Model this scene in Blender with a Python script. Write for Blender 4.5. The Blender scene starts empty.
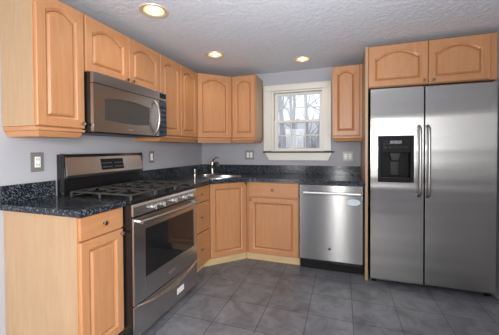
import bpy, bmesh, math, random
from mathutils import Vector, Matrix
PI = math.pi
random.seed(4)
S = bpy.context.scene
COL = S.collection

# ------------------------------------------------------------------ camera
cam_d = bpy.data.cameras.new('camera')
cam = bpy.data.objects.new('camera', cam_d); COL.objects.link(cam); S.camera = cam
YAW, PITCH, ROLL, FPX = .3277, -.0159, -.0056, 273.7
r = Vector((math.cos(YAW), math.sin(YAW), 0)); fw = Vector((-math.sin(YAW), math.cos(YAW), 0)); up = Vector((0, 0, 1))
f2 = fw*math.cos(PITCH) + up*math.sin(PITCH); u2 = up*math.cos(PITCH) - fw*math.sin(PITCH)
r3 = r*math.cos(ROLL) + u2*math.sin(ROLL); u3 = u2*math.cos(ROLL) - r*math.sin(ROLL)
M = Matrix((r3, u3, -f2)).transposed().to_4x4(); M.translation = Vector((1.8832, -3.3672, 1.2))
cam.matrix_world = M
cam_d.sensor_width = 36; cam_d.lens = FPX/499*36; cam_d.shift_y = -13.785/499; cam_d.clip_start = .02

# ------------------------------------------------------------------ world, lights, exposure
W = bpy.data.worlds.new('overcast_sky'); S.world = W; W.use_nodes = True
bg = W.node_tree.nodes['Background']; bg.inputs[0].default_value = (.86, .92, 1, 1); bg.inputs[1].default_value = 1.35
S.view_settings.view_transform = 'Standard'; S.view_settings.look = 'None'
S.view_settings.gamma = 1; S.view_settings.use_curve_mapping = False
S.view_settings.exposure = 0.0

def area(name, loc, target, sx, sy, power, color=(1, 1, 1)):
    d = bpy.data.lights.new(name, 'AREA'); d.shape = 'RECTANGLE'; d.size = sx; d.size_y = sy; d.energy = power; d.color = color
    o = bpy.data.objects.new(name, d); COL.objects.link(o); o.location = loc
    o.rotation_euler = (Vector(target)-Vector(loc)).to_track_quat('-Z', 'Y').to_euler()
    return o
area('added_streak_light', (1.78, -5.48, 1.32), (1.78, 0, 1.1), .10, 1.4, 30, (1, 1, 1))  # added lamp behind the camera, for the vertical streak on the dishwasher
area('added_rear_fill', (.42, -5.48, 1.0), (.6, 0, .7), .6, 1.7, 16, (1, 1, 1))  # added fill lamp, brightens the near cabinet side panels
side = area('added_side_fill', (2.96, -4.5, 1.15), (0, -3.2, .7), 1.3, 1.2, 100, (1, 1, 1)); side.data.spread = math.radians(125)  # added fill lamp out of view, brightens the left wall and its cabinets
area('added_band_light', (2.68, -5.48, 1.6), (2.4, 0, 1.3), .6, .3, 5, (1, 1, 1))  # added lamp, smears into a horizontal bright band on the refrigerator
flash = area('photographer_bounce_flash', (1.85, -3.6, 1.2), (1.85, -2.3, 2.2), .25, .25, 19, (.94, .97, 1))
flash.data.spread = math.radians(90)

# ------------------------------------------------------------------ materials
def mat(name):
    m = bpy.data.materials.new(name); m.use_nodes = True
    nt = m.node_tree; b = nt.nodes['Principled BSDF']
    return m, nt, b
def N(nt, t, **kw):
    n = nt.nodes.new(t)
    for k, v in kw.items():
        if k in n.inputs: n.inputs[k].default_value = v
        else: setattr(n, k, v)
    return n
def ramp(nt, stops):
    n = nt.nodes.new('ShaderNodeValToRGB'); e = n.color_ramp.elements
    while len(e) < len(stops): e.new(.5)
    for el, (p, c) in zip(e, stops): el.position = p; el.color = (*c, 1)
    return n
def coords(nt, scale=(1, 1, 1), kind='Object'):
    tc = nt.nodes.new('ShaderNodeTexCoord'); mp = nt.nodes.new('ShaderNodeMapping')
    mp.inputs['Scale'].default_value = scale; nt.links.new(tc.outputs[kind], mp.inputs[0])
    return mp.outputs[0]
def srgb(r, g, b):
    return tuple((c/255/12.92) if c/255 <= .04045 else ((c/255+.055)/1.055)**2.4 for c in (r, g, b))
def plain(name, c, rough=.5, metal=0, **kw):
    m, nt, b = mat(name); b.inputs['Base Color'].default_value = (*c, 1)
    b.inputs['Roughness'].default_value = rough; b.inputs['Metallic'].default_value = metal
    n = N(nt, 'ShaderNodeTexNoise', Scale=30.0, Detail=3.0); nt.links.new(coords(nt), n.inputs['Vector'])
    mr = N(nt, 'ShaderNodeMapRange'); mr.inputs[3].default_value = max(rough-.03, 0); mr.inputs[4].default_value = min(rough+.03, 1)
    nt.links.new(n.outputs[0], mr.inputs[0]); nt.links.new(mr.outputs[0], b.inputs['Roughness'])
    for k, v in kw.items(): b.inputs[k].default_value = v
    return m
def wood(name, c1, c2, c3, scale, rough=.32):
    m, nt, b = mat(name)
    v = coords(nt, scale)
    n = N(nt, 'ShaderNodeTexNoise', Scale=5.0, Detail=6.0, Roughness=.6, Distortion=.5); nt.links.new(v, n.inputs['Vector'])
    rp = ramp(nt, [(.22, c1), (.5, c2), (.8, c3)]); nt.links.new(n.outputs[0], rp.inputs[0])
    v2 = coords(nt, tuple(s*.25 for s in scale)); n2 = N(nt, 'ShaderNodeTexNoise', Scale=6.0, Detail=2.0); nt.links.new(v2, n2.inputs['Vector'])
    mx = N(nt, 'ShaderNodeMixRGB', blend_type='MULTIPLY'); mx.inputs[0].default_value = .2
    rp2 = ramp(nt, [(.3, (.78, .72, .66)), (.7, (1, 1, 1))]); nt.links.new(n2.outputs[0], rp2.inputs[0])
    nt.links.new(rp.outputs[0], mx.inputs[1]); nt.links.new(rp2.outputs[0], mx.inputs[2]); nt.links.new(mx.outputs[0], b.inputs['Base Color'])
    b.inputs['Roughness'].default_value = rough; b.inputs['Coat Weight'].default_value = .05; b.inputs['Coat Roughness'].default_value = .25
    return m
V_ = (9, 9, .9); H_ = (.9, .9, 9)
wc = (srgb(173, 119, 77), srgb(181, 128, 86), srgb(189, 138, 97))
M_wood = wood('honey_maple', *wc, V_, .4)
M_woodh = wood('honey_maple_across', *wc, H_, .4)
M_side = wood('pale_maple_veneer', srgb(163, 131, 97), srgb(171, 140, 106), srgb(177, 147, 115), V_, .4)
M_kick = wood('pale_maple_kick', srgb(200, 170, 125), srgb(212, 184, 140), srgb(220, 194, 152), H_, .45)

def steel(name, c, rough, tangent, aniso=.6, bump=.0):
    m, nt, b = mat(name); b.inputs['Base Color'].default_value = (*c, 1); b.inputs['Metallic'].default_value = 1
    b.inputs['Roughness'].default_value = rough
    if aniso:
        b.inputs['Anisotropic'].default_value = aniso
        t = N(nt, 'ShaderNodeCombineXYZ'); t.inputs[0].default_value, t.inputs[1].default_value, t.inputs[2].default_value = tangent
        nt.links.new(t.outputs[0], b.inputs['Tangent'])
    sc = tuple(.6 if abs(k) > .5 else 9 for k in (tangent[0], tangent[1], tangent[2]))
    n = N(nt, 'ShaderNodeTexNoise', Scale=3.0, Detail=2.0); nt.links.new(coords(nt, sc), n.inputs['Vector'])
    mr = N(nt, 'ShaderNodeMapRange'); mr.inputs[3].default_value = rough-.01; mr.inputs[4].default_value = rough+.01
    nt.links.new(n.outputs[0], mr.inputs[0]); nt.links.new(mr.outputs[0], b.inputs['Roughness'])
    if bump:
        n2 = N(nt, 'ShaderNodeTexNoise', Scale=2.2, Detail=1.0); nt.links.new(coords(nt, (.12, .12, 2.6)), n2.inputs['Vector'])
        bp = N(nt, 'ShaderNodeBump', Strength=bump, Distance=.006); nt.links.new(n2.outputs[0], bp.inputs['Height']); nt.links.new(bp.outputs[0], b.inputs['Normal'])
    return m
M_fridge = steel('brushed_steel_fridge', (.40, .39, .375), .25, (1, 0, 0), 1.0, 1)
M_dw = steel('brushed_steel_dishwasher', (.31, .303, .295), .26, (0, 0, 1), 1.0)
M_range = steel('brushed_steel_range', (.58, .56, .54), .25, (0, 1, 0), .5)
M_chrome = plain('polished_metal', (.75, .74, .72), .16, 1)
M_handle = plain('satin_steel_handle', (.46, .45, .44), .3, 1)
M_knob = plain('satin_nickel_knob', (.24, .19, .13), .32, 1)
M_black = plain('black_enamel', (.008, .008, .009), .25)
M_blackm = plain('matte_black_iron', (.009, .0085, .0085), .6, **{'Specular IOR Level': .2})
M_grate = plain('lightened_iron_grate', (.04, .036, .032), .45)  # base colour lightened and browned to carry highlights on the bars
M_plastic = plain('black_gloss_plastic', (.006, .006, .0065), .3, **{'Specular IOR Level': .25})
M_darkgrey = plain('dark_grey_plastic', (.014, .014, .015), .4, **{'Specular IOR Level': .25})
M_bluegrey = plain('blue_black_plastic', (.02, .03, .05), .25)
M_white = plain('white_trim_paint', srgb(212, 208, 199), .35)
M_whitep = plain('white_plastic', srgb(228, 227, 222), .3)
M_greyplate = plain('grey_metal_plate', srgb(134, 130, 126), .4, .3)
M_rknob = plain('satin_range_knob', (.36, .35, .34), .42, 1)
M_button = plain('grey_button_print', (.09, .09, .09), .5)
M_mw = steel('brushed_steel_microwave', (.43, .405, .38), .24, (0, 1, 0), .6)
M_label = plain('pale_blue_label', srgb(205, 222, 228), .5)
M_gold = plain('brass_trim', srgb(222, 208, 178), .35, .3)
M_bark = plain('hazed_grey_bark', srgb(188, 186, 190), .9)  # bark paled on purpose, outdoor haze is put into its colour
M_twig = plain('distant_twigs', srgb(140, 142, 150), .9)
M_snow = plain('snow', srgb(235, 238, 245), .8)
M_spigot = plain('bronze_faucet_metal', (.55, .48, .40), .25, 1)

m, nt, b = mat('grey_wall_paint'); M_wall = m
n = N(nt, 'ShaderNodeTexNoise', Scale=180.0, Detail=2.0); nt.links.new(coords(nt), n.inputs['Vector'])
bp = N(nt, 'ShaderNodeBump', Strength=.08, Distance=.002); nt.links.new(n.outputs[0], bp.inputs['Height']); nt.links.new(bp.outputs[0], b.inputs['Normal'])
b.inputs['Base Color'].default_value = (*srgb(164, 163, 168), 1); b.inputs['Roughness'].default_value = .6

m, nt, b = mat('knockdown_ceiling'); M_ceil = m
n = N(nt, 'ShaderNodeTexNoise', Scale=24.0, Detail=6.0, Roughness=.62, Distortion=.5); nt.links.new(coords(nt), n.inputs['Vector'])
rp = ramp(nt, [(.38, (0, 0, 0)), (.6, (1, 1, 1))]); nt.links.new(n.outputs[0], rp.inputs[0])
bp = N(nt, 'ShaderNodeBump', Strength=.22, Distance=.012); nt.links.new(rp.outputs[0], bp.inputs['Height']); nt.links.new(bp.outputs[0], b.inputs['Normal'])
b.inputs['Base Color'].default_value = (*srgb(212, 214, 220), 1); b.inputs['Roughness'].default_value = .8

m, nt, b = mat('slate_floor_tiles'); M_floor = m
tc = N(nt, 'ShaderNodeTexCoord'); mp = N(nt, 'ShaderNodeMapping'); nt.links.new(tc.outputs['Object'], mp.inputs[0])
mp.inputs['Location'].default_value = (-1.025, 1.07, 0)
br = N(nt, 'ShaderNodeTexBrick'); br.offset = 0; br.squash = 1
br.inputs['Scale'].default_value = 1; br.inputs['Brick Width'].default_value = .309; br.inputs['Row Height'].default_value = .297
br.inputs['Mortar Size'].default_value = .0035; br.inputs['Mortar Smooth'].default_value = .3; br.inputs['Bias'].default_value = 0
br.inputs['Color1'].default_value = (*srgb(116, 118, 123), 1); br.inputs['Color2'].default_value = (*srgb(125, 126, 131), 1); br.inputs['Mortar'].default_value = (*srgb(80, 79, 80), 1)
nt.links.new(mp.outputs[0], br.inputs['Vector'])
n = N(nt, 'ShaderNodeTexNoise', Scale=7.0, Detail=8.0, Roughness=.65, Distortion=.8); nt.links.new(coords(nt), n.inputs['Vector'])
rp = ramp(nt, [(.3, (.55, .55, .56)), (.52, (.95, .95, .95)), (.72, (1.3, 1.29, 1.28))]); nt.links.new(n.outputs[0], rp.inputs[0])
mx = N(nt, 'ShaderNodeMixRGB', blend_type='MULTIPLY'); mx.inputs[0].default_value = 1
nt.links.new(br.outputs[0], mx.inputs[1]); nt.links.new(rp.outputs[0], mx.inputs[2]); nt.links.new(mx.outputs[0], b.inputs['Base Color'])
b.inputs['Roughness'].default_value = .34
bp = N(nt, 'ShaderNodeBump', Strength=.25, Distance=.004); nt.links.new(n.outputs[0], bp.inputs['Height'])
bp2 = N(nt, 'ShaderNodeBump', Strength=.5, Distance=.003, invert=True); nt.links.new(br.outputs['Fac'], bp2.inputs['Height'])
nt.links.new(bp.outputs[0], bp2.inputs['Normal']); nt.links.new(bp2.outputs[0], b.inputs['Normal'])

m, nt, b = mat('blue_black_granite'); M_gran = m
vo = N(nt, 'ShaderNodeTexVoronoi', Scale=185.0); nt.links.new(coords(nt), vo.inputs['Vector'])
sp = N(nt, 'ShaderNodeSeparateColor'); nt.links.new(vo.outputs['Color'], sp.inputs[0])
rp = ramp(nt, [(.0, (.005, .006, .009)), (.5, (.012, .015, .020)), (.80, (.032, .038, .048)), (.95, (.12, .135, .155))])
nt.links.new(sp.outputs[0], rp.inputs[0]); nt.links.new(rp.outputs[0], b.inputs['Base Color'])
b.inputs['Roughness'].default_value = .14; b.inputs['Specular IOR Level'].default_value = .35

m, nt, b = mat('window_glass'); M_glass = m
nt.nodes.remove(b); tr = N(nt, 'ShaderNodeBsdfTransparent'); gl = N(nt, 'ShaderNodeBsdfGlossy', Roughness=.02)
fr = N(nt, 'ShaderNodeFresnel', IOR=1.45); ms = N(nt, 'ShaderNodeMixShader')
nt.links.new(fr.outputs[0], ms.inputs[0]); nt.links.new(tr.outputs[0], ms.inputs[1]); nt.links.new(gl.outputs[0], ms.inputs[2])
nt.links.new(ms.outputs[0], nt.nodes['Material Output'].inputs[0])
m, nt, b = mat('insect_screen_mesh'); M_screen = m
b.inputs['Base Color'].default_value = (*srgb(120, 122, 126), 1); b.inputs['Alpha'].default_value = .32
M_ovenglass = plain('smoked_oven_glass', (.012, .011, .011), .06)
M_mwglass = plain('dark_microwave_screen', (.05, .046, .042), .22)
m, nt, b = mat('lit_bulb'); M_bulb = m
b.inputs['Base Color'].default_value = (1, .95, .8, 1); b.inputs['Emission Color'].default_value = (1, .93, .74, 1); b.inputs['Emission Strength'].default_value = 1.5

# ------------------------------------------------------------------ mesh helpers
class MB:
    def __init__(s): s.bm = bmesh.new()
    def _add(s, bm2):
        me = bpy.data.meshes.new('t'); bm2.to_mesh(me); bm2.free(); s.bm.from_mesh(me); bpy.data.meshes.remove(me); return s
    def box(s, x0, x1, y0, y1, z0, z1, bev=0, seg=2):
        b = bmesh.new(); bmesh.ops.create_cube(b, size=1)
        for v in b.verts: v.co = Vector(((x0+x1)/2+v.co.x*(x1-x0), (y0+y1)/2+v.co.y*(y1-y0), (z0+z1)/2+v.co.z*(z1-z0)))
        if bev: bmesh.ops.bevel(b, geom=list(b.edges), offset=bev, segments=seg, affect='EDGES', profile=.5)
        return s._add(b)
    def prism(s, poly, a0, a1, axis='z', bev=0):
        # poly: 2-D points; axis z -> (x,y), axis x -> (y,z), axis y -> (x,z)
        b = bmesh.new()
        def P(p, a): return {'z': (p[0], p[1], a), 'x': (a, p[0], p[1]), 'y': (p[0], a, p[1])}[axis]
        v0 = [b.verts.new(P(p, a0)) for p in poly]; v1 = [b.verts.new(P(p, a1)) for p in poly]; n = len(poly)
        b.faces.new(v0); b.faces.new(v1[::-1])
        for i in range(n): b.faces.new((v0[i], v0[(i+1) % n], v1[(i+1) % n], v1[i]))
        bmesh.ops.recalc_face_normals(b, faces=b.faces)
        if bev: bmesh.ops.bevel(b, geom=list(b.edges), offset=bev, segments=2, affect='EDGES', profile=.5)
        return s._add(b)
    def tube(s, pts, rad, n=10, flat=1.0, caps=True):
        b = bmesh.new(); pts = [Vector(p) for p in pts]; rings = []
        rads = rad if isinstance(rad, (list, tuple)) else [rad]*len(pts)
        d0 = (pts[1]-pts[0]).normalized(); ref = Vector((0, 0, 1)) if abs(d0.z) < .9 else Vector((1, 0, 0))
        a = d0.cross(ref).normalized()
        for i, p in enumerate(pts):
            d = (pts[min(i+1, len(pts)-1)]-pts[max(i-1, 0)]).normalized()
            a = (a-d*a.dot(d)).normalized(); c = d.cross(a)
            rings.append([b.verts.new(p+(a*math.cos(2*PI*k/n)+c*math.sin(2*PI*k/n)*flat)*rads[i]) for k in range(n)])
        for i in range(len(rings)-1):
            for k in range(n): b.faces.new((rings[i][k], rings[i][(k+1) % n], rings[i+1][(k+1) % n], rings[i+1][k]))
        if caps: b.faces.new(rings[0][::-1]); b.faces.new(rings[-1])
        bmesh.ops.recalc_face_normals(b, faces=b.faces)
        return s._add(b)
    def lathe(s, prof, origin=(0, 0, 0), axis=(0, 0, 1), n=24, sx=1, sy=1, cap=True):
        # prof: (radius, height along axis)
        b = bmesh.new(); q = Vector(axis).to_track_quat('Z', 'Y'); o = Vector(origin); rings = []
        for (rr, h) in prof:
            if rr < 1e-6: rings.append([b.verts.new(o+q @ Vector((0, 0, h)))])
            else: rings.append([b.verts.new(o+q @ Vector((rr*sx*math.cos(2*PI*k/n), rr*sy*math.sin(2*PI*k/n), h))) for k in range(n)])
        for A, B in zip(rings, rings[1:]):
            for k in range(n):
                f = [A[k % len(A)], A[(k+1) % len(A)], B[(k+1) % len(B)], B[k % len(B)]]
                f = list(dict.fromkeys(f))
                if len(f) > 2: b.faces.new(f)
        if cap:
            for R_ in (rings[0], rings[-1]):
                if len(R_) > 2: b.faces.new(R_)
        bmesh.ops.recalc_face_normals(b, faces=b.faces)
        return s._add(b)
    def holed(s, outer, holes, z0, z1):
        b = bmesh.new()
        for z in (z0, z1):
            es = []
            for loop in [outer]+holes:
                vs = [b.verts.new((p[0], p[1], z)) for p in loop]
                es += [b.edges.new((vs[i], vs[(i+1) % len(vs)])) for i in range(len(vs))]
            bmesh.ops.triangle_fill(b, use_beauty=True, use_dissolve=False, edges=es)
        for loop in [outer]+holes:
            n = len(loop); vs0 = [b.verts.new((p[0], p[1], z0)) for p in loop]; vs1 = [b.verts.new((p[0], p[1], z1)) for p in loop]
            for i in range(n): b.faces.new((vs0[i], vs0[(i+1) % n], vs1[(i+1) % n], vs1[i]))
        bmesh.ops.remove_doubles(b, verts=b.verts, dist=1e-5)
        bmesh.ops.recalc_face_normals(b, faces=b.faces)
        return s._add(b)
    def build(s, name, m, parent=None, smooth=True):
        me = bpy.data.meshes.new(name); s.bm.to_mesh(me); s.bm.free(); me.materials.append(m)
        if smooth:
            for p in me.polygons: p.use_smooth = True
            try: me.set_sharp_from_angle(angle=math.radians(35))
            except Exception: pass
        o = bpy.data.objects.new(name, me); COL.objects.link(o)
        if smooth and len(me.polygons) > 8:
            wn = o.modifiers.new('weighted_normal', 'WEIGHTED_NORMAL'); wn.weight = 100; wn.keep_sharp = True
        if parent: o.parent = parent
        return o
def tag(o, label, cat, group=None, kind=None):
    o['label'] = label; o['category'] = cat
    if group: o['group'] = group
    if kind: o['kind'] = kind
    return o
def thing(name, label, cat, loc=(0, 0, 0), rot=0, group=None):
    o = bpy.data.objects.new(name, None); COL.objects.link(o); o.location = loc; o.rotation_euler = (0, 0, rot); o.empty_display_size = .1
    return tag(o, label, cat, group)
def struct(mb, name, m, label=None):
    o = mb.build(name, m, smooth=False); o['kind'] = 'structure'
    if label: o['label'] = label
    return o

# ------------------------------------------------------------------ room shell
XL, XR, YB, YR, ZC = .045, 3.052, 0, -5.6, 2.16
LIGHTS = [(.652, -1.776), (.661, -.84), (1.478, -.396)]
struct(MB().box(XL-.12, XR+.12, YR-.12, .12, -.12, 0), 'floor', M_floor, 'dark grey slate-look tile floor')
circ = lambda x, y, rr, n=28: [(x+rr*math.cos(2*PI*k/n), y+rr*math.sin(2*PI*k/n)) for k in range(n)]
struct(MB().holed([(XL-.12, YR-.12), (XR+.12, YR-.12), (XR+.12, .12), (XL-.12, .12)], [circ(x, y, .078) for x, y in LIGHTS], ZC, ZC+.12), 'ceiling', M_ceil, 'textured off-white ceiling')
struct(MB().box(XL-.12, XL, YR-.12, .12, 0, ZC), 'wall_left', M_wall, 'grey painted wall behind the range')
struct(MB().box(XR, XR+.12, -3.9, .12, 0, ZC).box(XR, XR+.12, YR-.12, -5.3, 0, ZC).box(XR, XR+.12, -5.3, -3.9, 0, .7).box(XR, XR+.12, -5.3, -3.9, 2.0, ZC), 'wall_right', M_wall, 'grey painted wall beside the refrigerator')
WX0, WX1, WZ0, WZ1 = 1.03, 1.672, 1.168, 1.925      # window opening
struct(MB().box(XL, WX0, 0, .12, 0, ZC).box(WX1, XR, 0, .12, 0, ZC).box(WX0, WX1, 0, .12, 0, WZ0).box(WX0, WX1, 0, .12, WZ1, ZC), 'wall_back', M_wall, 'grey painted wall with the window')
struct(MB().box(XL, .1, YR-.12, YR, 0, ZC).box(.1, .74, YR-.12, YR, 2.0, ZC).box(.74, 1.69, YR-.12, YR, 0, ZC).box(1.87, 2.38, YR-.12, YR, 0, ZC).box(2.98, XR, YR-.12, YR, 0, ZC).box(2.38, 2.98, YR-.12, YR, 0, 1.44).box(2.38, 2.98, YR-.12, YR, 1.76, ZC).box(1.69, 1.87, YR-.12, YR, 0, .6).box(1.69, 1.87, YR-.12, YR, 2.04, ZC), 'wall_rear', M_wall)
struct(MB().box(1.63, 1.69, YR-.13, YR+.02, .54, 2.1).box(1.87, 1.93, YR-.13, YR+.02, .54, 2.1).box(1.69, 1.87, YR-.13, YR+.02, .54, .6).box(1.69, 1.87, YR-.13, YR+.02, 2.04, 2.1), 'invented_streak_window', M_white)  # invented unseen opening, kept narrow to shape the dishwasher streak

struct(MB().box(.1, .17, YR-.09, YR-.04, .02, 2.0).box(.67, .74, YR-.09, YR-.04, .02, 2.0).box(.17, .67, YR-.09, YR-.04, .02, .2).box(.17, .67, YR-.09, YR-.04, 1.9, 2.0), 'invented_glass_door', M_white)  # invented unseen glass door, put in to go with the rear fill lamp
struct(MB().box(XR-.02, XR+.06, -3.9, -3.83, .63, 2.07).box(XR-.02, XR+.06, -5.37, -5.3, .63, 2.07).box(XR-.02, XR+.06, -5.3, -3.9, .63, .7).box(XR-.02, XR+.06, -5.3, -3.9, 2.0, 2.07).box(XR+.02, XR+.05, -4.62, -4.58, .7, 2.0), 'invented_side_window', M_white)  # invented unseen window, put in to go with the side fill lamp
struct(MB().box(2.32, 2.38, YR-.13, YR+.02, 1.38, 1.82).box(2.98, 3.04, YR-.13, YR+.02, 1.38, 1.82).box(2.38, 2.98, YR-.13, YR+.02, 1.38, 1.44).box(2.38, 2.98, YR-.13, YR+.02, 1.76, 1.82), 'invented_band_window', M_white)  # invented unseen opening, wide and low to shape the refrigerator band
# window over the counter
w = bpy.data.objects.new('window_1', None); COL.objects.link(w); w['kind'] = 'structure'; w['label'] = 'white double-hung window onto bare winter trees'
cs = MB()
cs.box(.938, 1.034, -.022, -.001, 1.178, 1.925, .004).box(1.668, 1.757, -.022, -.001, 1.178, 1.925, .004)
cs.box(.938, 1.757, -.024, -.001, 1.925, 1.997, .004).box(.938, .952, -.03, -.001, 1.178, 1.997, .003).box(1.743, 1.757, -.03, -.001, 1.178, 1.997, .003)
cs.box(.938, 1.757, -.03, -.001, 1.983, 1.997, .003)
cs.build('window_casing', M_white, w)
jb = MB().box(WX0+.001, WX0+.032, .001, .11, WZ0+.001, WZ1-.001).box(WX1-.022, WX1-.001, .001, .11, WZ0+.001, WZ1-.001).box(WX0+.032, WX1-.022, .001, .11, WZ1-.02, WZ1-.001).box(WX0+.032, WX1-.022, .001, .11, WZ0+.001, WZ0+.012)
jb.build('window_frame', M_white, w)
def sash(z0, z1, y0, rows):
    s = MB(); x0, x1 = 1.064, 1.648; t = .042
    s.box(x0, x0+t, y0, y0+.03, z0, z1, .003).box(x1-t+.015, x1, y0, y0+.03, z0, z1, .003).box(x0+t, x1-t+.015, y0, y0+.03, z0, z0+.03, .003).box(x0+t, x1-t+.015, y0, y0+.03, z1-.03, z1, .003)
    o = s.build('sash', M_white, w)
    g = MB()
    for k in (1, 2): g.box(x0+t+(x1-x0-2*t+.015)*k/3-.0045, x0+t+(x1-x0-2*t+.015)*k/3+.0045, y0+.008, y0+.022, z0+.03, z1-.03)
    g.box(x0+t, x1-t+.015, y0+.0085, y0+.0215, (z0+z1)/2-.0045, (z0+z1)/2+.0045)
    g.build('muntins', M_white, o)
    MB().box(x0+t, x1-t+.015, y0+.014, y0+.017, z0+.03, z1-.03).build('pane', M_glass, o)
sash(1.53, 1.903, .06, 2); sash(1.181, 1.56, .025, 2)
MB().box(1.07, 1.64, .092, .094, 1.182, 1.545).build('insect_screen', M_screen, w)
MB().box(1.34, 1.38, .008, .028, 1.561, 1.574, .003).build('sash_lock', M_white, w)
MB().box(.935, 1.79, -.062, -.001, 1.158, 1.172, .003).build('window_sill', M_blackm, w)['label'] = 'thin dark sill'  # thin matte near-black slab below the casing
MB().prism([(.955, 1.157), (1.768, 1.157), (1.722, 1.062), (1.01, 1.062)], -.035, -.001, 'y', .004).build('apron', M_white, w)
# baseboard of the bare wall in the foreground
struct(MB().box(XL+.001, XL+.014, YR, -2.42, 0, .09, .003), 'baseboard_left', M_white)

# outdoors
struct(MB().prism([(-14, -1.2), (16, -1.2), (16, -1.0), (-14, -1.0)], .6, 34, 'y'), 'ground_outside', M_snow)
def tree(x, y, h, rr, seed, label):
    rn = random.Random(seed); mb = MB(); lean = rn.uniform(-.03, .03)
    P = [Vector((lean*h*t*3, .1*math.sin(seed+3*t), -1.0+h*t)) for t in [i/7 for i in range(8)]]
    mb.tube(P, [rr*(1-.75*i/7) for i in range(8)], 8)
    bb = mb
    for k in range(22):
        q = rn.uniform(.2, .95); i = int(q*7); p = P[i].lerp(P[min(i+1, 7)], q*7-i); a = rn.uniform(0, 2*PI); L = h*rn.uniform(.08, .17)*(1.15-q)
        e = p+Vector((math.cos(a)*L, math.sin(a)*L*.5, L*rn.uniform(.5, 1.3))); m_ = p.lerp(e, .5)+Vector((0, 0, -.06*L))
        bb.tube([p, m_, e], [rr*.35*(1.1-q), rr*.24*(1.1-q), .006], 5)
        for _ in range(3):
            s_ = p.lerp(m_, rn.uniform(.5, 1)) if rn.random() < .4 else m_.lerp(e, rn.uniform(0, .8)); a2 = a+rn.uniform(-1, 1); l2 = L*.5
            bb.tube([s_, s_+Vector((math.cos(a2)*l2, math.sin(a2)*l2*.4, l2*rn.uniform(.3, 1.1)))], [rr*.13, .004], 4)
    o = bb.build('bare_tree', M_bark); o.location = (x, y, 0); tag(o, label, 'tree', 'bare trees beyond the window')
tree(.28, 5.0, 9, .10, 1, 'bare tree nearest the window, standing in the left column of panes')
tree(.88, 6.7, 9, .09, 2, 'bare tree showing in the rightmost column of panes')
tree(-.02, 8.4, 9, .09, 3, 'bare tree at the left edge of the glass')
tree(.42, 10.1, 10, .10, 4, 'bare tree standing behind the middle column of panes')
tree(-.75, 11.8, 10, .10, 5, 'distant bare tree behind the leftmost panes')
tree(.45, 13.5, 10, .12, 6, 'most distant bare tree, toward the right of the window')
th = MB(); rn = random.Random(9)
for k in range(900):
    x = rn.uniform(-5, 3.2); y = rn.uniform(14, 20); h = rn.uniform(1.6, 3.6)
    th.tube([(x, y, -1.0), (x+rn.uniform(-.3, .3), y, -1+h)], [.035, .01], 4)
tag(th.build('distant_thicket', M_twig), 'grey leafless thicket in the far distance outside the window', 'thicket', kind='stuff')

# ------------------------------------------------------------------ cabinets
def knob(parent, x, z, y0, m=None):
    MB().lathe([(.006, 0), (.005, .008), (.006, .012), (.0115, .016), (.0125, .020), (.010, .024), (0, .026)], (x, y0, z), (0, -1, 0), 16).build('knob', m or M_knob, parent)
def cab_door(cab, x0, x1, z0, z1, arch=0, kn=None, name='door'):
    """frame-and-raised-panel door, front at local y=-0.02; arch = rise of the cathedral top rail"""
    st = min(.052, (x1-x0)*.19); SV = [1, .935, .88, .865, .80, .70, .58, .44, .3, .15, 0, -.15, -.3, -.44, -.58, -.70, -.80, -.865, -.88, -.935, -1]
    ox0, ox1, oz0 = x0+st, x1-st, z0+st
    if arch: arch = .15*(ox1-ox0)+.004
    otop = z1-st-(arch if arch else 0)
    def loop(d, y, outer=False):
        pts = []
        if outer:
            a, b_, c0, c1 = x0, x1, z0, z1
        else: a, b_, c0, c1 = ox0+d, ox1-d, oz0+d, otop-d
        pts += [(a, y, c0), (b_, y, c0)]
        for s_ in SV:
            x = (a+b_)/2+s_*(b_-a)/2
            if outer: z = z1
            else:
                z = c1
                if arch and abs(s_) < .87: q = s_/.865; z = c1+arch*(.12+.88*(1-q*q) if abs(q) < 1 else .12)
            pts.append((x, y, z))
        return pts
    def mesh(loops, fill, back=None):
        mb = MB(); b = mb.bm; R = [[b.verts.new(p) for p in L] for L in loops]; n = len(R[0])
        for A, B in zip(R, R[1:]):
            for k in range(n): b.faces.new((A[k], A[(k+1) % n], B[(k+1) % n], B[k]))
        if fill: b.faces.new(R[-1])
        bmesh.ops.recalc_face_normals(b, faces=b.faces)
        return mb
    e = .004
    def outl(d, y):
        return [(min(max(p[0], x0+d), x1-d), y, min(max(p[2], z0+d), z1-d)) for p in loop(0, y, True)]
    fr = mesh([outl(0, -.001), outl(0, -.016), outl(e, -.020), loop(-.004, -.020), loop(.004, -.013), loop(.008, -.012), loop(.012, -.003)], False)
    d = fr.build(name, M_wood, cab)
    pn = mesh([loop(.0125, -.001), loop(.0125, -.0065), loop(.024, -.0165), loop(.030, -.017)], True)
    pn.build('door_panel', M_wood, d)
    if kn: knob(d, kn[0], kn[1], -.0195)
    return d
def drawer_front(cab, x0, x1, z0, z1, kn=True, m=None):
    d = MB().box(x0, x1, -.02, -.001, z0, z1, .004).build('drawer', M_woodh, cab)
    if kn: knob(d, (x0+x1)/2, (z0+z1)/2, -.0195)
    return d
R90 = PI/2
ZU0, ZU1 = 1.336, 2.07
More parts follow.
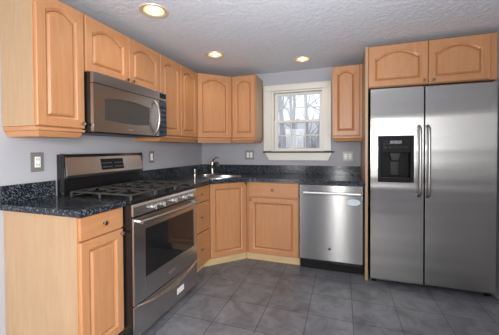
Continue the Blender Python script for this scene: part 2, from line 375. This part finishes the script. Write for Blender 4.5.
def light_rail(cab, x0, x1, depth, left=True, right=True):
    """stepped moulding under an upper cabinet, tapering inwards towards the bottom"""
    t = .05; mb = MB(); b = mb.bm
    li, ri = (.026 if left else 0), (.026 if right else 0)
    prof = [(.004, 0), (.004, -.006), (-.020, -.007), (-.022, -.012), (-.020, -.022), (-.010, -.026), (-.004, -.042), (.004, -.056)]
    rings = []
    for (py, pz) in prof:
        k = .25+.75*max(0, py+.020)/.024 if pz < -.021 else .25
        rings.append([b.verts.new(p) for p in ((x0+li*k+(0.0 if not left else 0), py, ZU0-.001+pz), (x1-ri*k, py, ZU0-.001+pz), (x1-ri*k, depth, ZU0-.001+pz), (x0+li*k, depth, ZU0-.001+pz))])
    for A, B in zip(rings, rings[1:]):
        for k in range(4): b.faces.new((A[k], A[(k+1) % 4], B[(k+1) % 4], B[k]))
    b.faces.new(rings[0]); b.faces.new(rings[-1]); bmesh.ops.recalc_face_normals(b, faces=b.faces)
    mb.build('light_rail', M_woodh, cab)
def carcass(cab, x0, x1, depth, z0, z1, side=None):
    MB().box(x0, x1, .006, depth, z0, z1, .0015).build('carcass', M_side if side is None else side, cab)
    MB().box(x0, x1, 0, .0055, z0, z1).build('face_frame', M_wood, cab)

XU = .315; DU = XU-XL-.002
# left wall uppers (local x runs towards the back wall)
c = thing('wall_cabinet', 'single-door upper cabinet at the left edge, nearest the camera', 'cabinet', (XU, -2.344, 0), R90, 'upper wall cabinets')
carcass(c, 0, .294, DU, ZU0, ZU1); cab_door(c, .004, .290, ZU0+.002, ZU1-.004, .06, (.268, ZU0+.03)); light_rail(c, 0, .294, DU)
c = thing('wall_cabinet', 'short two-door upper cabinet mounted directly above the microwave', 'cabinet', (XU, -2.0476, 0), R90, 'upper wall cabinets')
carcass(c, 0, .760, DU, 1.704, ZU1)
cab_door(c, .006, .378, 1.708, ZU1-.004, .055, (.352, 1.732)); cab_door(c, .382, .754, 1.708, ZU1-.004, .055, (.410, 1.732))
c = thing('wall_cabinet', 'tall two-door upper cabinet between the microwave and the angled corner cabinet', 'cabinet', (XU, -1.2856, 0), R90, 'upper wall cabinets')
carcass(c, 0, .658, DU, ZU0, ZU1)
cab_door(c, .004, .328, ZU0+.002, ZU1-.004, .06); cab_door(c, .332, .654, ZU0+.002, ZU1-.004, .06); light_rail(c, 0, .658, DU, False, False)
# diagonal corner upper: local frame at its left front corner, front runs at 45 degrees
LD = .31*math.sqrt(2)
c = thing('corner_wall_cabinet', 'angled single-door upper cabinet in the corner above the sink', 'cabinet', (XU, -.625, 0), PI/4)
def loc45(x, y, ox, oy):
    d = Vector((x-ox, y-oy)); s = math.sqrt(.5); return ((d.x+d.y)*s, (d.y-d.x)*s)
poly = [loc45(x, y, XU, -.625) for x, y in ((XU, -.625), (.625, -XU), (.625, -.002), (XL+.002, -.002), (XL+.002, -.625))]
MB().prism([(x, y+.0005) for x, y in poly], ZU0, ZU1).build('carcass', M_wood, c)
cab_door(c, .016, LD-.016, ZU0+.002, ZU1-.004, .065)
MB().prism([(0.010, -.020), (LD-.010, -.020), (LD-.02, .02), (.02, .02)], ZU0-.022, ZU0-.008).prism([(.02, .004), (LD-.02, .004), (LD-.02, .02), (.02, .02)], ZU0-.0075, ZU0-.001).prism([(0.016, -.004), (LD-.016, -.004), (LD-.02, .02), (.02, .02)], ZU0-.056, ZU0-.0225).build('light_rail', M_woodh, c)
c = thing('wall_cabinet', 'narrow single-door upper cabinet just left of the window', 'cabinet', (.6265, -XU, 0), 0, 'upper wall cabinets')
carcass(c, 0, .2995, XU-.002, ZU0, ZU1); cab_door(c, .012, .294, ZU0+.002, ZU1-.004, .055); light_rail(c, 0, .2995, XU-.002, False, True)
c = thing('wall_cabinet', 'narrow single-door upper cabinet between the window and the refrigerator', 'cabinet', (1.778, -XU, 0), 0, 'upper wall cabinets')
carcass(c, 0, .298, XU-.002, ZU0, ZU1); cab_door(c, .004, .272, ZU0+.002, ZU1-.004, .055); light_rail(c, 0, .298, XU-.002, True, False)
# refrigerator surround
tag(MB().box(2.0775, 2.101, -.678, -.002, 0, 2.117, .0015).build('refrigerator_side_panel', M_side), 'tall pale wooden panel standing between the dishwasher and the refrigerator', 'panel')
c = thing('refrigerator_top_cabinet', 'wide two-door cabinet above the refrigerator', 'cabinet', (2.1025, -.658, 0), 0)
carcass(c, 0, .946, .655, 1.748, 2.117)
cab_door(c, .004, .466, 1.752, 2.113, .05, (.437, 1.776)); cab_door(c, .471, .898, 1.752, 2.113, .05, (.503, 1.776))

# base cabinets
XB = .61; DB = XB-XL-.002; ZB0, ZB1 = .098, .861
def toe(cab, x0, x1, y=.072): MB().box(x0, x1, y, y+.018, 0, ZB0-.001).build('toe_kick', M_kick, cab)
c = thing('base_cabinet', 'narrow base cabinet with one drawer and door, left of the range', 'cabinet', (XB, -2.344, 0), R90, 'base cabinets')
carcass(c, 0, .292, DB, ZB0, ZB1); toe(c, 0, .292)
MB().box(0, .016, .076, DB, 0, ZB0-.001).build('side_skirt', M_side, c)
drawer_front(c, .004, .288, .738, .856); cab_door(c, .004, .288, .112, .728, 0, (.268, .702))
c = thing('drawer_cabinet', 'narrow stack of three drawers between the range and the corner sink cabinet', 'cabinet', (XB, -1.284, 0), R90)
carcass(c, 0, .369, DB, ZB0, ZB1, M_wood); toe(c, 0, .398)
for z0, z1 in ((.712, .852), (.428, .702), (.104, .418)): drawer_front(c, .006, .362, z0, z1)
# corner base, hollow behind its front so that the sink hangs inside
LB = .304*math.sqrt(2)
c = thing('corner_base_cabinet', 'angled single-door base cabinet under the corner sink', 'cabinet', (XB, -.914, 0), PI/4)
MB().box(.001, LB-.001, 0, .018, ZB0, ZB1).build('face_frame', M_wood, c)
poly = [loc45(x, y, XB, -.914) for x, y in ((XB-.02, -.9125), (.9125, -XB+.02), (.9125, -.004), (XL+.004, -.004), (XL+.004, -.9125))]
MB().prism([(x, y+.005) for x, y in poly], ZB0, ZB0+.018).build('carcass', M_side, c)
MB().box(-.028, LB+.028, .072, .09, 0, ZB0-.001).build('toe_kick', M_kick, c)
cab_door(c, .014, LB-.016, ZB0+.004, ZB1-.006, 0, (LB-.03, ZB1-.02))
c = thing('base_cabinet', 'wide base cabinet with one drawer above one door, left of the dishwasher', 'cabinet', (.9155, -XB, 0), 0, 'base cabinets')
carcass(c, 0, .5525, XB-.004, ZB0, ZB1, M_wood); toe(c, -.030, .5525)
drawer_front(c, .026, .546, .706, .852); cab_door(c, .026, .546, ZB0+.004, .694, 0, (.046, .672))

# ------------------------------------------------------------------ countertops
ct = thing('countertop', 'short granite countertop left of the range', 'countertop', (XL, -2.364, .863), 0, 'granite countertops')
MB().box(.001, .65-XL, 0, .3155, 0, .035, .004).build('slab', M_gran, ct)
MB().box(.001, .02, .001, .3115, .0355, .137, .002).build('backsplash', M_gran, ct)
ct = thing('countertop', 'long granite countertop wrapping the corner around the sink', 'countertop', (0, 0, .863), 0, 'granite countertops')
SKX, SKY, SA, SB = .625, -.615, .225, .165
def ell(a, b_, n=36):
    s = math.sqrt(.5)
    return [(SKX+a*math.cos(t)*s+b_*math.sin(t)*s, SKY+a*math.cos(t)*s-b_*math.sin(t)*s) for t in [2*PI*k/n for k in range(n)]]
fr = [(.65, -1.2835)]
A, B_, C_, D_ = Vector((.65, -1.03)), Vector((.65, -.91)), Vector((.91, -.65)), Vector((1.03, -.65))
for k in range(13):
    t = k/12; p = A*(1-t)**3+B_*3*t*(1-t)**2+C_*3*t*t*(1-t)+D_*t**3; fr.append((p.x, p.y))
outer = [(XL+.001, -.001), (XL+.001, -1.2835)]+fr+[(2.0765, -.65), (2.0765, -.001)]
MB().holed(outer, [ell(SA-.012, SB-.012)], 0, .035).build('slab', M_gran, ct)
MB().box(XL+.001, XL+.021, -1.2835, -.001, .0355, .137, .002).box(XL+.0215, 2.0765, -.021, -.001, .0355, .137, .002).build('backsplash', M_gran, ct)

# sink, faucet, sprayer
sk = thing('corner_sink', 'oval stainless steel sink set into the corner countertop', 'sink', (SKX, SKY, .898), PI/4)
MB().lathe([(.955, -.003+.0035), (1.0, .001), (1.0, .005), (.93, .006), (.90, .002), (.86, -.06), (.74, -.14), (.2, -.15), (0, -.15)], (0, 0, 0), (0, 0, 1), 40, SA, SB, cap=False).build('basin', M_handle, sk)
MB().lathe([(.04, 0), (.03, .003), (0, .002)], (0, 0, -.149), (0, 0, 1), 20).build('drain', M_handle, sk)
fa = thing('faucet', 'single-lever metal faucet behind the corner sink', 'faucet', (.405, -.405, .899), PI/4)
MB().prism([(.125*math.cos(a)*(1 if abs(math.cos(a)) > .3 else 1), .026*math.sin(a)) for a in [2*PI*k/24 for k in range(24)]], 0, .008, 'z', .002).build('base_plate', M_spigot, fa)
MB().lathe([(.026, .0085), (.023, .02), (.018, .035), (.017, .11), (.021, .115), (.021, .15), (.016, .158), (0, .16)], n=18).build('body', M_spigot, fa)
sp_ = MB().tube([(0, -.014, .085), (0, -.06, .125), (0, -.12, .152), (0, -.175, .150), (0, -.215, .125)], [.014, .013, .0125, .0135, .015], 12)
sp_.build('spout', M_spigot, fa)
MB().tube([(0, -.005, .161), (.01, -.05, .195), (.015, -.11, .212), (.018, -.165, .203)], [.009, .008, .007, .009], 10, .6).build('lever', M_spigot, fa)
ss = thing('side_sprayer', 'slim metal side sprayer standing left of the faucet', 'sprayer', (.325, -.680, .899))
MB().lathe([(.02, 0), (.02, .006), (.012, .012), (.011, .03)], n=16).build('collar', M_spigot, ss)
MB().lathe([(.0095, .031), (.011, .05), (.013, .072), (.011, .082), (0, .084)], n=16).build('spray_head', M_spigot, ss)

# ------------------------------------------------------------------ range
YR0 = -2.0465
g = thing('gas_range', 'stainless steel gas range with black cooktop between the counters', 'range', (.66, YR0, 0), R90)
WR = .759
MB().box(0, WR, -.020, .60, .035, .868, .002).build('body', M_black, g)
for fx in (.04, WR-.04): 
    for fy in (.05, .55): MB().lathe([(.018, 0), (.018, .03), (.012, .0345)], (fx, fy, 0), n=12).build('foot', M_blackm, g)
MB().box(.001, WR-.001, -.022, .525, .8685, .890, .006).build('cooktop', M_black, g)
cp = MB().prism([(-.034, .797), (-.036, .803), (-.033, .852), (-.024, .8665), (-.0205, .8675), (-.0205, .797)], .002, WR-.002, 'x', .0015).build('control_panel', M_range, g)
for x in (.178, .273, .416, .551, .641):
    k = MB().lathe([(.023, 0), (.024, .004), (.021, .008), (.0195, .026), (.017, .029), (0, .03)], (x, -.0355, .826), (0, -1, .04), 22)
    k.box(x-.004, x+.004, -.072, -.062, .808, .844, .002)
    k.build('knob', M_rknob, g)
d = MB().box(.003, .108, -.036, -.0205, .252, .787, .004).box(.706, WR-.003, -.036, -.0205, .252, .787, .004).box(.108, .706, -.036, -.0205, .252, .392, .003).box(.108, .706, -.036, -.001, .700, .787, .003).build('oven_door', M_range, g)
MB().box(.1085, .7055, -.0335, -.0205, .3925, .6995, .002).build('oven_window', M_ovenglass, d)
hb = MB(); hb.tube([(.03+.70*t, -.074-.014*math.sin(PI*t), .762) for t in [i/14 for i in range(15)]], .0125, 12)
for x in (.045, .715): hb.tube([(x, -.036, .760), (x, -.076, .762)], .011, 10)
hb.build('handle', M_handle, d)
MB().box(.352, .428, -.0385, -.0362, .298, .318, .001).build('badge', M_chrome, d)
dr = MB().box(.003, WR-.003, -.034, -.0205, .045, .246, .004).build('storage_drawer', M_range, g)
hp = [(.02+.72*t, -.040-.016*math.sin(PI*t), .240-.045*math.sin(PI*t)) for t in [i/18 for i in range(19)]]
lip = MB(); b = lip.bm; Rr = []
for (x, y, z) in hp: Rr.append([b.verts.new(p) for p in ((x, -.0345, z+.013), (x, y, z+.009), (x, y-.004, z+.004), (x, y, z-.002), (x, -.0345, z-.004))])
for P_, Q in zip(Rr, Rr[1:]):
    for k in range(5): b.faces.new((P_[k], P_[(k+1) % 5], Q[(k+1) % 5], Q[k]))
b.faces.new(Rr[0]); b.faces.new(Rr[-1]); bmesh.ops.recalc_face_normals(b, faces=b.faces)
lip.build('handle', M_range, dr)
MB().box(.452, .545, -.0352, -.0342, .098, .142).build('sticker', M_whitep, dr)['label'] = 'white paper sticker'
# backguard
MB().box(0.002, .014, .530, .570, .8905, 1.176, .004).box(WR-.010, WR, .530, .570, .8905, 1.176, .004).box(.014, WR-.010, .552, .612, .8905, 1.172, .002).build('backguard', M_black, g)
bp_ = MB().prism([(.520, 1.012), (.516, 1.03), (.540, 1.152), (.548, 1.170), (.5515, 1.174), (.5515, 1.012)], .0145, WR-.0105, 'x', .002).build('backguard_panel', M_range, g)
dsp = MB().prism([(.5165, 1.050), (.5335, 1.1335), (.5362, 1.1335), (.5195, 1.050)], .298, .520, 'x')
dsp.build('display', M_plastic, bp_)
for i in range(9):
    for j in range(2):
        if i == 4: continue
        x = .312+.0235*i; z = 1.066+.03*j; y = .5165+(z-1.05)*.2036
        MB().box(x, x+.013, y-.0030, y+.001, z, z+.009).build('button', M_button, bp_)
# burners and grates
for (bx, by, rr) in ((.15, .13, .05), (.15, .39, .04), (.38, .26, .045), (.61, .13, .05), (.61, .39, .035)):
    q = MB().lathe([(rr, 0), (rr, .006), (rr*.8, .01), (rr*.78, .015)], (bx, by, .8905), n=22).build('burner', M_darkgrey, g)
    MB().lathe([(rr*.75, .0155), (rr*.78, .02), (rr*.6, .024), (0, .0245)], (bx, by, .8905), n=22).build('burner_cap', M_blackm, q)
def grate(x0, x1):
    y0, y1 = .005, .500; z = .922; m = MB(); cx = (x0+x1)/2
    def bar(ax, ay, bx2, by2, z0=z, z1=z): m.tube([(ax, ay, z0), (ax+(bx2-ax)*.5, ay+(by2-ay)*.5, (z0+z1)/2), (bx2, by2, z1)], .0062, 8)
    for x in (x0, x1): bar(x, y0, x, y1)
    for y in (y0, (y0+y1)/2, y1): bar(x0, y, x1, y)
    for by in (y0+.125, y1-.11):
        for (dx, dy) in ((1, 0), (-1, 0), (0, 1), (0, -1)):
            e = (cx+dx*(x1-x0)/2, by+dy*.118); m.tube([(e[0], e[1], z), (cx+dx*.055, by+dy*.055, z+.007), (cx+dx*.022, by+dy*.022, z+.006)], [.0065, .006, .005], 8)
    for x in (x0, x1):
        for y in (y0, (y0+y1)/2, y1): m.tube([(x, y, .8906), (x, y, z)], [.009, .007], 8)
    m.build('grate', M_grate, g)
for a, b__ in ((.03, .255), (.27, .489), (.504, .729)): grate(a, b__)

# ------------------------------------------------------------------ microwave
mw = thing('microwave', 'stainless over-the-range microwave mounted above the gas range', 'microwave', (.372, -2.0465, 1.316), R90)
MB().box(0, .7585, 0, .325, .002, .384, .003).build('body', M_black, mw)
MB().box(0, .7585, -.026, -.001, .313, .384, .003).build('vent_strip', M_mw, mw)
d = MB()
wx0, wx1, wzb, wzt = .088, .535, .085, .222
def arcz(x, base, amp): t = (x-wx0)/(wx1-wx0); return base+amp*4*t*(1-t)
b = d.bm; nseg = 16; cols = []
xs = [wx0+(wx1-wx0)*i/nseg for i in range(nseg+1)]
d.box(.001, wx0, -.026, -.001, .004, .309, 0).box(wx1, .652, -.026, -.001, .004, .309, 0)
d.prism([(wx0, .004), (wx1, .004)]+[(x, arcz(x, wzb, -.012)) for x in xs[::-1]], -.026, -.001, 'y')
d.prism([(x, arcz(x, wzt, .02)) for x in xs]+[(wx1, .309), (wx0, .309)], -.026, -.001, 'y')
d = d.build('door', M_mw, mw)
MB().prism([(x, arcz(x, wzb, -.011)) for x in [wx0+.001]+xs[1:-1]+[wx1-.001]]+[(x, arcz(x, wzt, .019)) for x in ([wx0+.001]+xs[1:-1]+[wx1-.001])[::-1]], -.0225, -.0015, 'y').build('window', M_mwglass, d)
MB().tube([(.597, -.026-.048*math.sin(PI*t)**.6, .012+.28*t) for t in [i/14 for i in range(15)]], .010, 12, .75).build('handle', M_handle, d)
cpn = MB().box(.6535, .7585, -.026, -.001, .004, .309, .003).build('control_panel', M_bluegrey, mw)
MB().box(.665, .748, -.0275, -.0262, .330, .372).build('display', M_plastic, mw)
for i in range(3):
    for j in range(6):
        MB().box(.665+.030*i, .687+.030*i, -.0272, -.0262, .03+.042*j, .052+.042*j).build('button', M_darkgrey, cpn)
MB().box(.30, .34, -.0272, -.0262, .028, .036).build('badge', M_greyplate, d)
MB().box(.03, .73, .02, .30, -.004, .0015).build('underside_grille', M_darkgrey, mw)

# ------------------------------------------------------------------ dishwasher
dw = thing('dishwasher', 'stainless steel dishwasher under the counter beside the wooden panel', 'dishwasher', (1.4715, -.61, 0))
MB().box(.002, .598, .002, .55, .10, .858).build('body', M_black, dw)
dd = MB().box(.006, .590, -.034, .0015, .118, .848, .006).build('door', M_dw, dw)
hb = MB().box(.045, .572, -.072, -.056, .764, .788, .006)
hb.box(.05, .085, -.058, -.0342, .768, .784, .003).box(.532, .567, -.058, -.0342, .768, .784, .003)
hb.build('handle', M_handle, dd)
MB().lathe([(1, 0), (1, .001), (0, .0012)], (.508, -.0342, .698), (0, -1, 0), 28, .060, .030).build('sticker', M_label, dd)['label'] = 'pale oval energy sticker'
bd = MB().lathe([(.013, 0), (.013, .002), (.011, .003), (0, .003)], (.294, -.0342, .236), (0, -1, 0), 20).build('badge', M_darkgrey, dd)
MB().lathe([(.0095, .0032), (.0095, .0036), (.008, .0036), (.008, .0032)], (.294, -.0342, .236), (0, -1, 0), 20, cap=False).build('emblem_ring', M_chrome, bd)
MB().box(.004, .596, .03, .05, .004, .098).build('toe_kick', M_blackm, dw)
MB().prism([(.006, .1165), (.590, .1165), (.56, .098), (.34, .094), (.28, .104), (.006, .104)], -.026, .0, 'y').build('lower_trim', M_black, dw)

# ------------------------------------------------------------------ refrigerator
f = thing('refrigerator', 'stainless side-by-side refrigerator with ice dispenser, at the right', 'refrigerator', (2.118, -.660, 0))
MB().box(0.002, .906, .004, .63, .045, 1.712, .004).build('body', M_darkgrey, f)
MB().box(.01, .898, .02, .034, .008, .044).build('grille', M_blackm, f)
for fx in (.035, .873): MB().lathe([(.022, -.02), (.022, .02)], (fx, .0, .0225), (1, 0, 0), 16).build('roller_foot', M_blackm, f)
GX = .4135
fd = MB()
hx0, hx1, hz0, hz1 = .059, .337, .908, 1.311
fd.holed([(.0, .050), (GX-.0055, .050), (GX-.0055, 1.719), (.0, 1.719)], [[(hx0, hz0), (hx1, hz0), (hx1, hz1), (hx0, hz1)]], -.0005, .071)
for v in fd.bm.verts: v.co = Vector((v.co.x, -v.co.z, v.co.y))
bmesh.ops.recalc_face_normals(fd.bm, faces=fd.bm.faces)
fd = fd.build('freezer_door', M_fridge, f)
rd = MB().box(GX+.0055, .908, -.0715, .0005, .050, 1.719, .006).build('refrigerator_door', M_fridge, f)
for dd_, x in ((fd, .3725), (rd, .4365)):
    h = MB(); P_ = [(x, -.0725, .80), (x, -.108, .825), (x, -.118, .88), (x, -.122, 1.09), (x, -.118, 1.31), (x, -.108, 1.36), (x, -.0725, 1.385)]
    h.tube(P_, [.015, .014, .0125, .0125, .0125, .014, .015], 12); h.build('handle', M_handle, dd_)
# dispenser: bezel with a recess
dz = MB(); bw = .012
dz.box(hx0+.001, hx0+.028, -.078, -.002, hz0+.001, hz1-.001, .003).box(hx1-.028, hx1-.001, -.078, -.002, hz0+.001, hz1-.001, .003)
dz.box(hx0+.028, hx1-.028, -.078, -.002, 1.165, hz1-.001, .003).box(hx0+.028, hx1-.028, -.078, -.002, hz0+.001, hz0+.035, .003)
dz.box(hx0+.028, hx1-.028, -.010, -.002, hz0+.035, 1.165)
dz = dz.build('dispenser', M_blackm, fd)
cx = (hx0+hx1)/2
MB().prism([(cx-.045, 1.164), (cx+.045, 1.164), (cx+.028, 1.095), (cx-.028, 1.095)], -.058, -.0105, 'y', .004).build('spout', M_darkgrey, dz)
MB().box(cx-.035, cx+.035, -.026, -.0105, .965, 1.09, .006).build('paddle', M_darkgrey, dz)
MB().box(hx0+.03, hx1-.03, -.074, -.012, hz0+.0355, hz0+.043).build('drip_tray', M_darkgrey, dz)
for k in range(5): MB().box(hx0+.045+.04*k, hx0+.07+.04*k, -.0795, -.0782, 1.205, 1.217).build('button', M_darkgrey, dz)
MB().box(cx-.045, cx+.045, -.0795, -.0782, 1.242, 1.268).build('display', M_bluegrey, dz)
for k in range(3): MB().lathe([(.008, 0), (.007, .002), (0, .002)], (hx0+.05+.018*k, -.0782, 1.24+.02*(k % 2)), (0, -1, 0), 12).build('button', M_darkgrey, dz)

# ------------------------------------------------------------------ outlets and switches
def plate(name, label, cat, loc, rot, w_, h_, kind, pm):
    t = thing(name, label, cat, loc, rot, 'wall outlets' if cat == 'outlet' else 'wall switches')
    MB().box(-w_/2, w_/2, -.007, -.001, -h_/2, h_/2, .002).build('cover_plate', pm, t)
    n = len(kind)
    for i, k in enumerate(kind):
        x = (i-(n-1)/2)*.046
        if k == 'o':
            o = MB().box(x-.017, x+.017, -.011, -.0072, -.034, .034, .003).build('receptacle', M_whitep, t)
            for dz_ in (-.017, .017): MB().box(x-.008, x-.005, -.0115, -.0111, dz_-.006, dz_+.006).box(x+.005, x+.008, -.0115, -.0111, dz_-.006, dz_+.006).build('socket', M_darkgrey, o)
        else:
            MB().prism([(-.0072, -.034), (-.013, -.033), (-.009, 0), (-.0105, .033), (-.0072, .034)], x-.0165, x+.0165, 'x').build('rocker', M_whitep, t)
plate('wall_outlet', 'white outlet in grey plate on left wall above the short counter', 'outlet', (XL, -2.158, 1.127), R90, .078, .122, 'o', M_greyplate)
plate('wall_switch', 'white switch in grey plate on left wall just beyond the range backguard', 'switch', (XL, -1.062, 1.128), R90, .076, .120, 's', M_greyplate)
plate('wall_switch', 'double white switch in grey plate on back wall left of the window', 'switch', (.742, 0, 1.127), 0, .122, .118, 'ss', M_greyplate)
plate('wall_outlet', 'grey plate with two white outlets on back wall between window and refrigerator panel', 'outlet', (1.943, 0, 1.110), 0, .122, .118, 'oo', M_greyplate)

# ------------------------------------------------------------------ recessed ceiling lights
def downlight(x, y, label, power):
    t = thing('recessed_light', label, 'ceiling light', (x, y, ZC), 0, 'recessed ceiling lights')
    MB().lathe([(.098, -.001), (.096, -.006), (.080, -.007), (.070, -.001), (.060, .045), (.060, .0455), (.0745, .0455), (.0745, .002), (.076, -.001)], cap=False, n=32).build('trim_ring', M_gold, t)
    MB().lathe([(0, .006), (.028, .008), (.046, .017), (.055, .032), (.056, .046), (0, .046)], n=28, cap=False).build('bulb', M_bulb, t)
    d = bpy.data.lights.new('bulb_light', 'SPOT'); d.energy = power; d.color = (1, .84, .62); d.spot_size = math.radians(150); d.spot_blend = .6; d.shadow_soft_size = .045
    o = bpy.data.objects.new('bulb_light', d); COL.objects.link(o); o.parent = t; o.location = (0, 0, -.055)
downlight(*LIGHTS[0], 'recessed ceiling light above the range, nearest the camera', 4)
downlight(*LIGHTS[1], 'recessed ceiling light in front of the tall upper cabinets', 4)
downlight(*LIGHTS[2], 'recessed ceiling light in front of the window', 4)
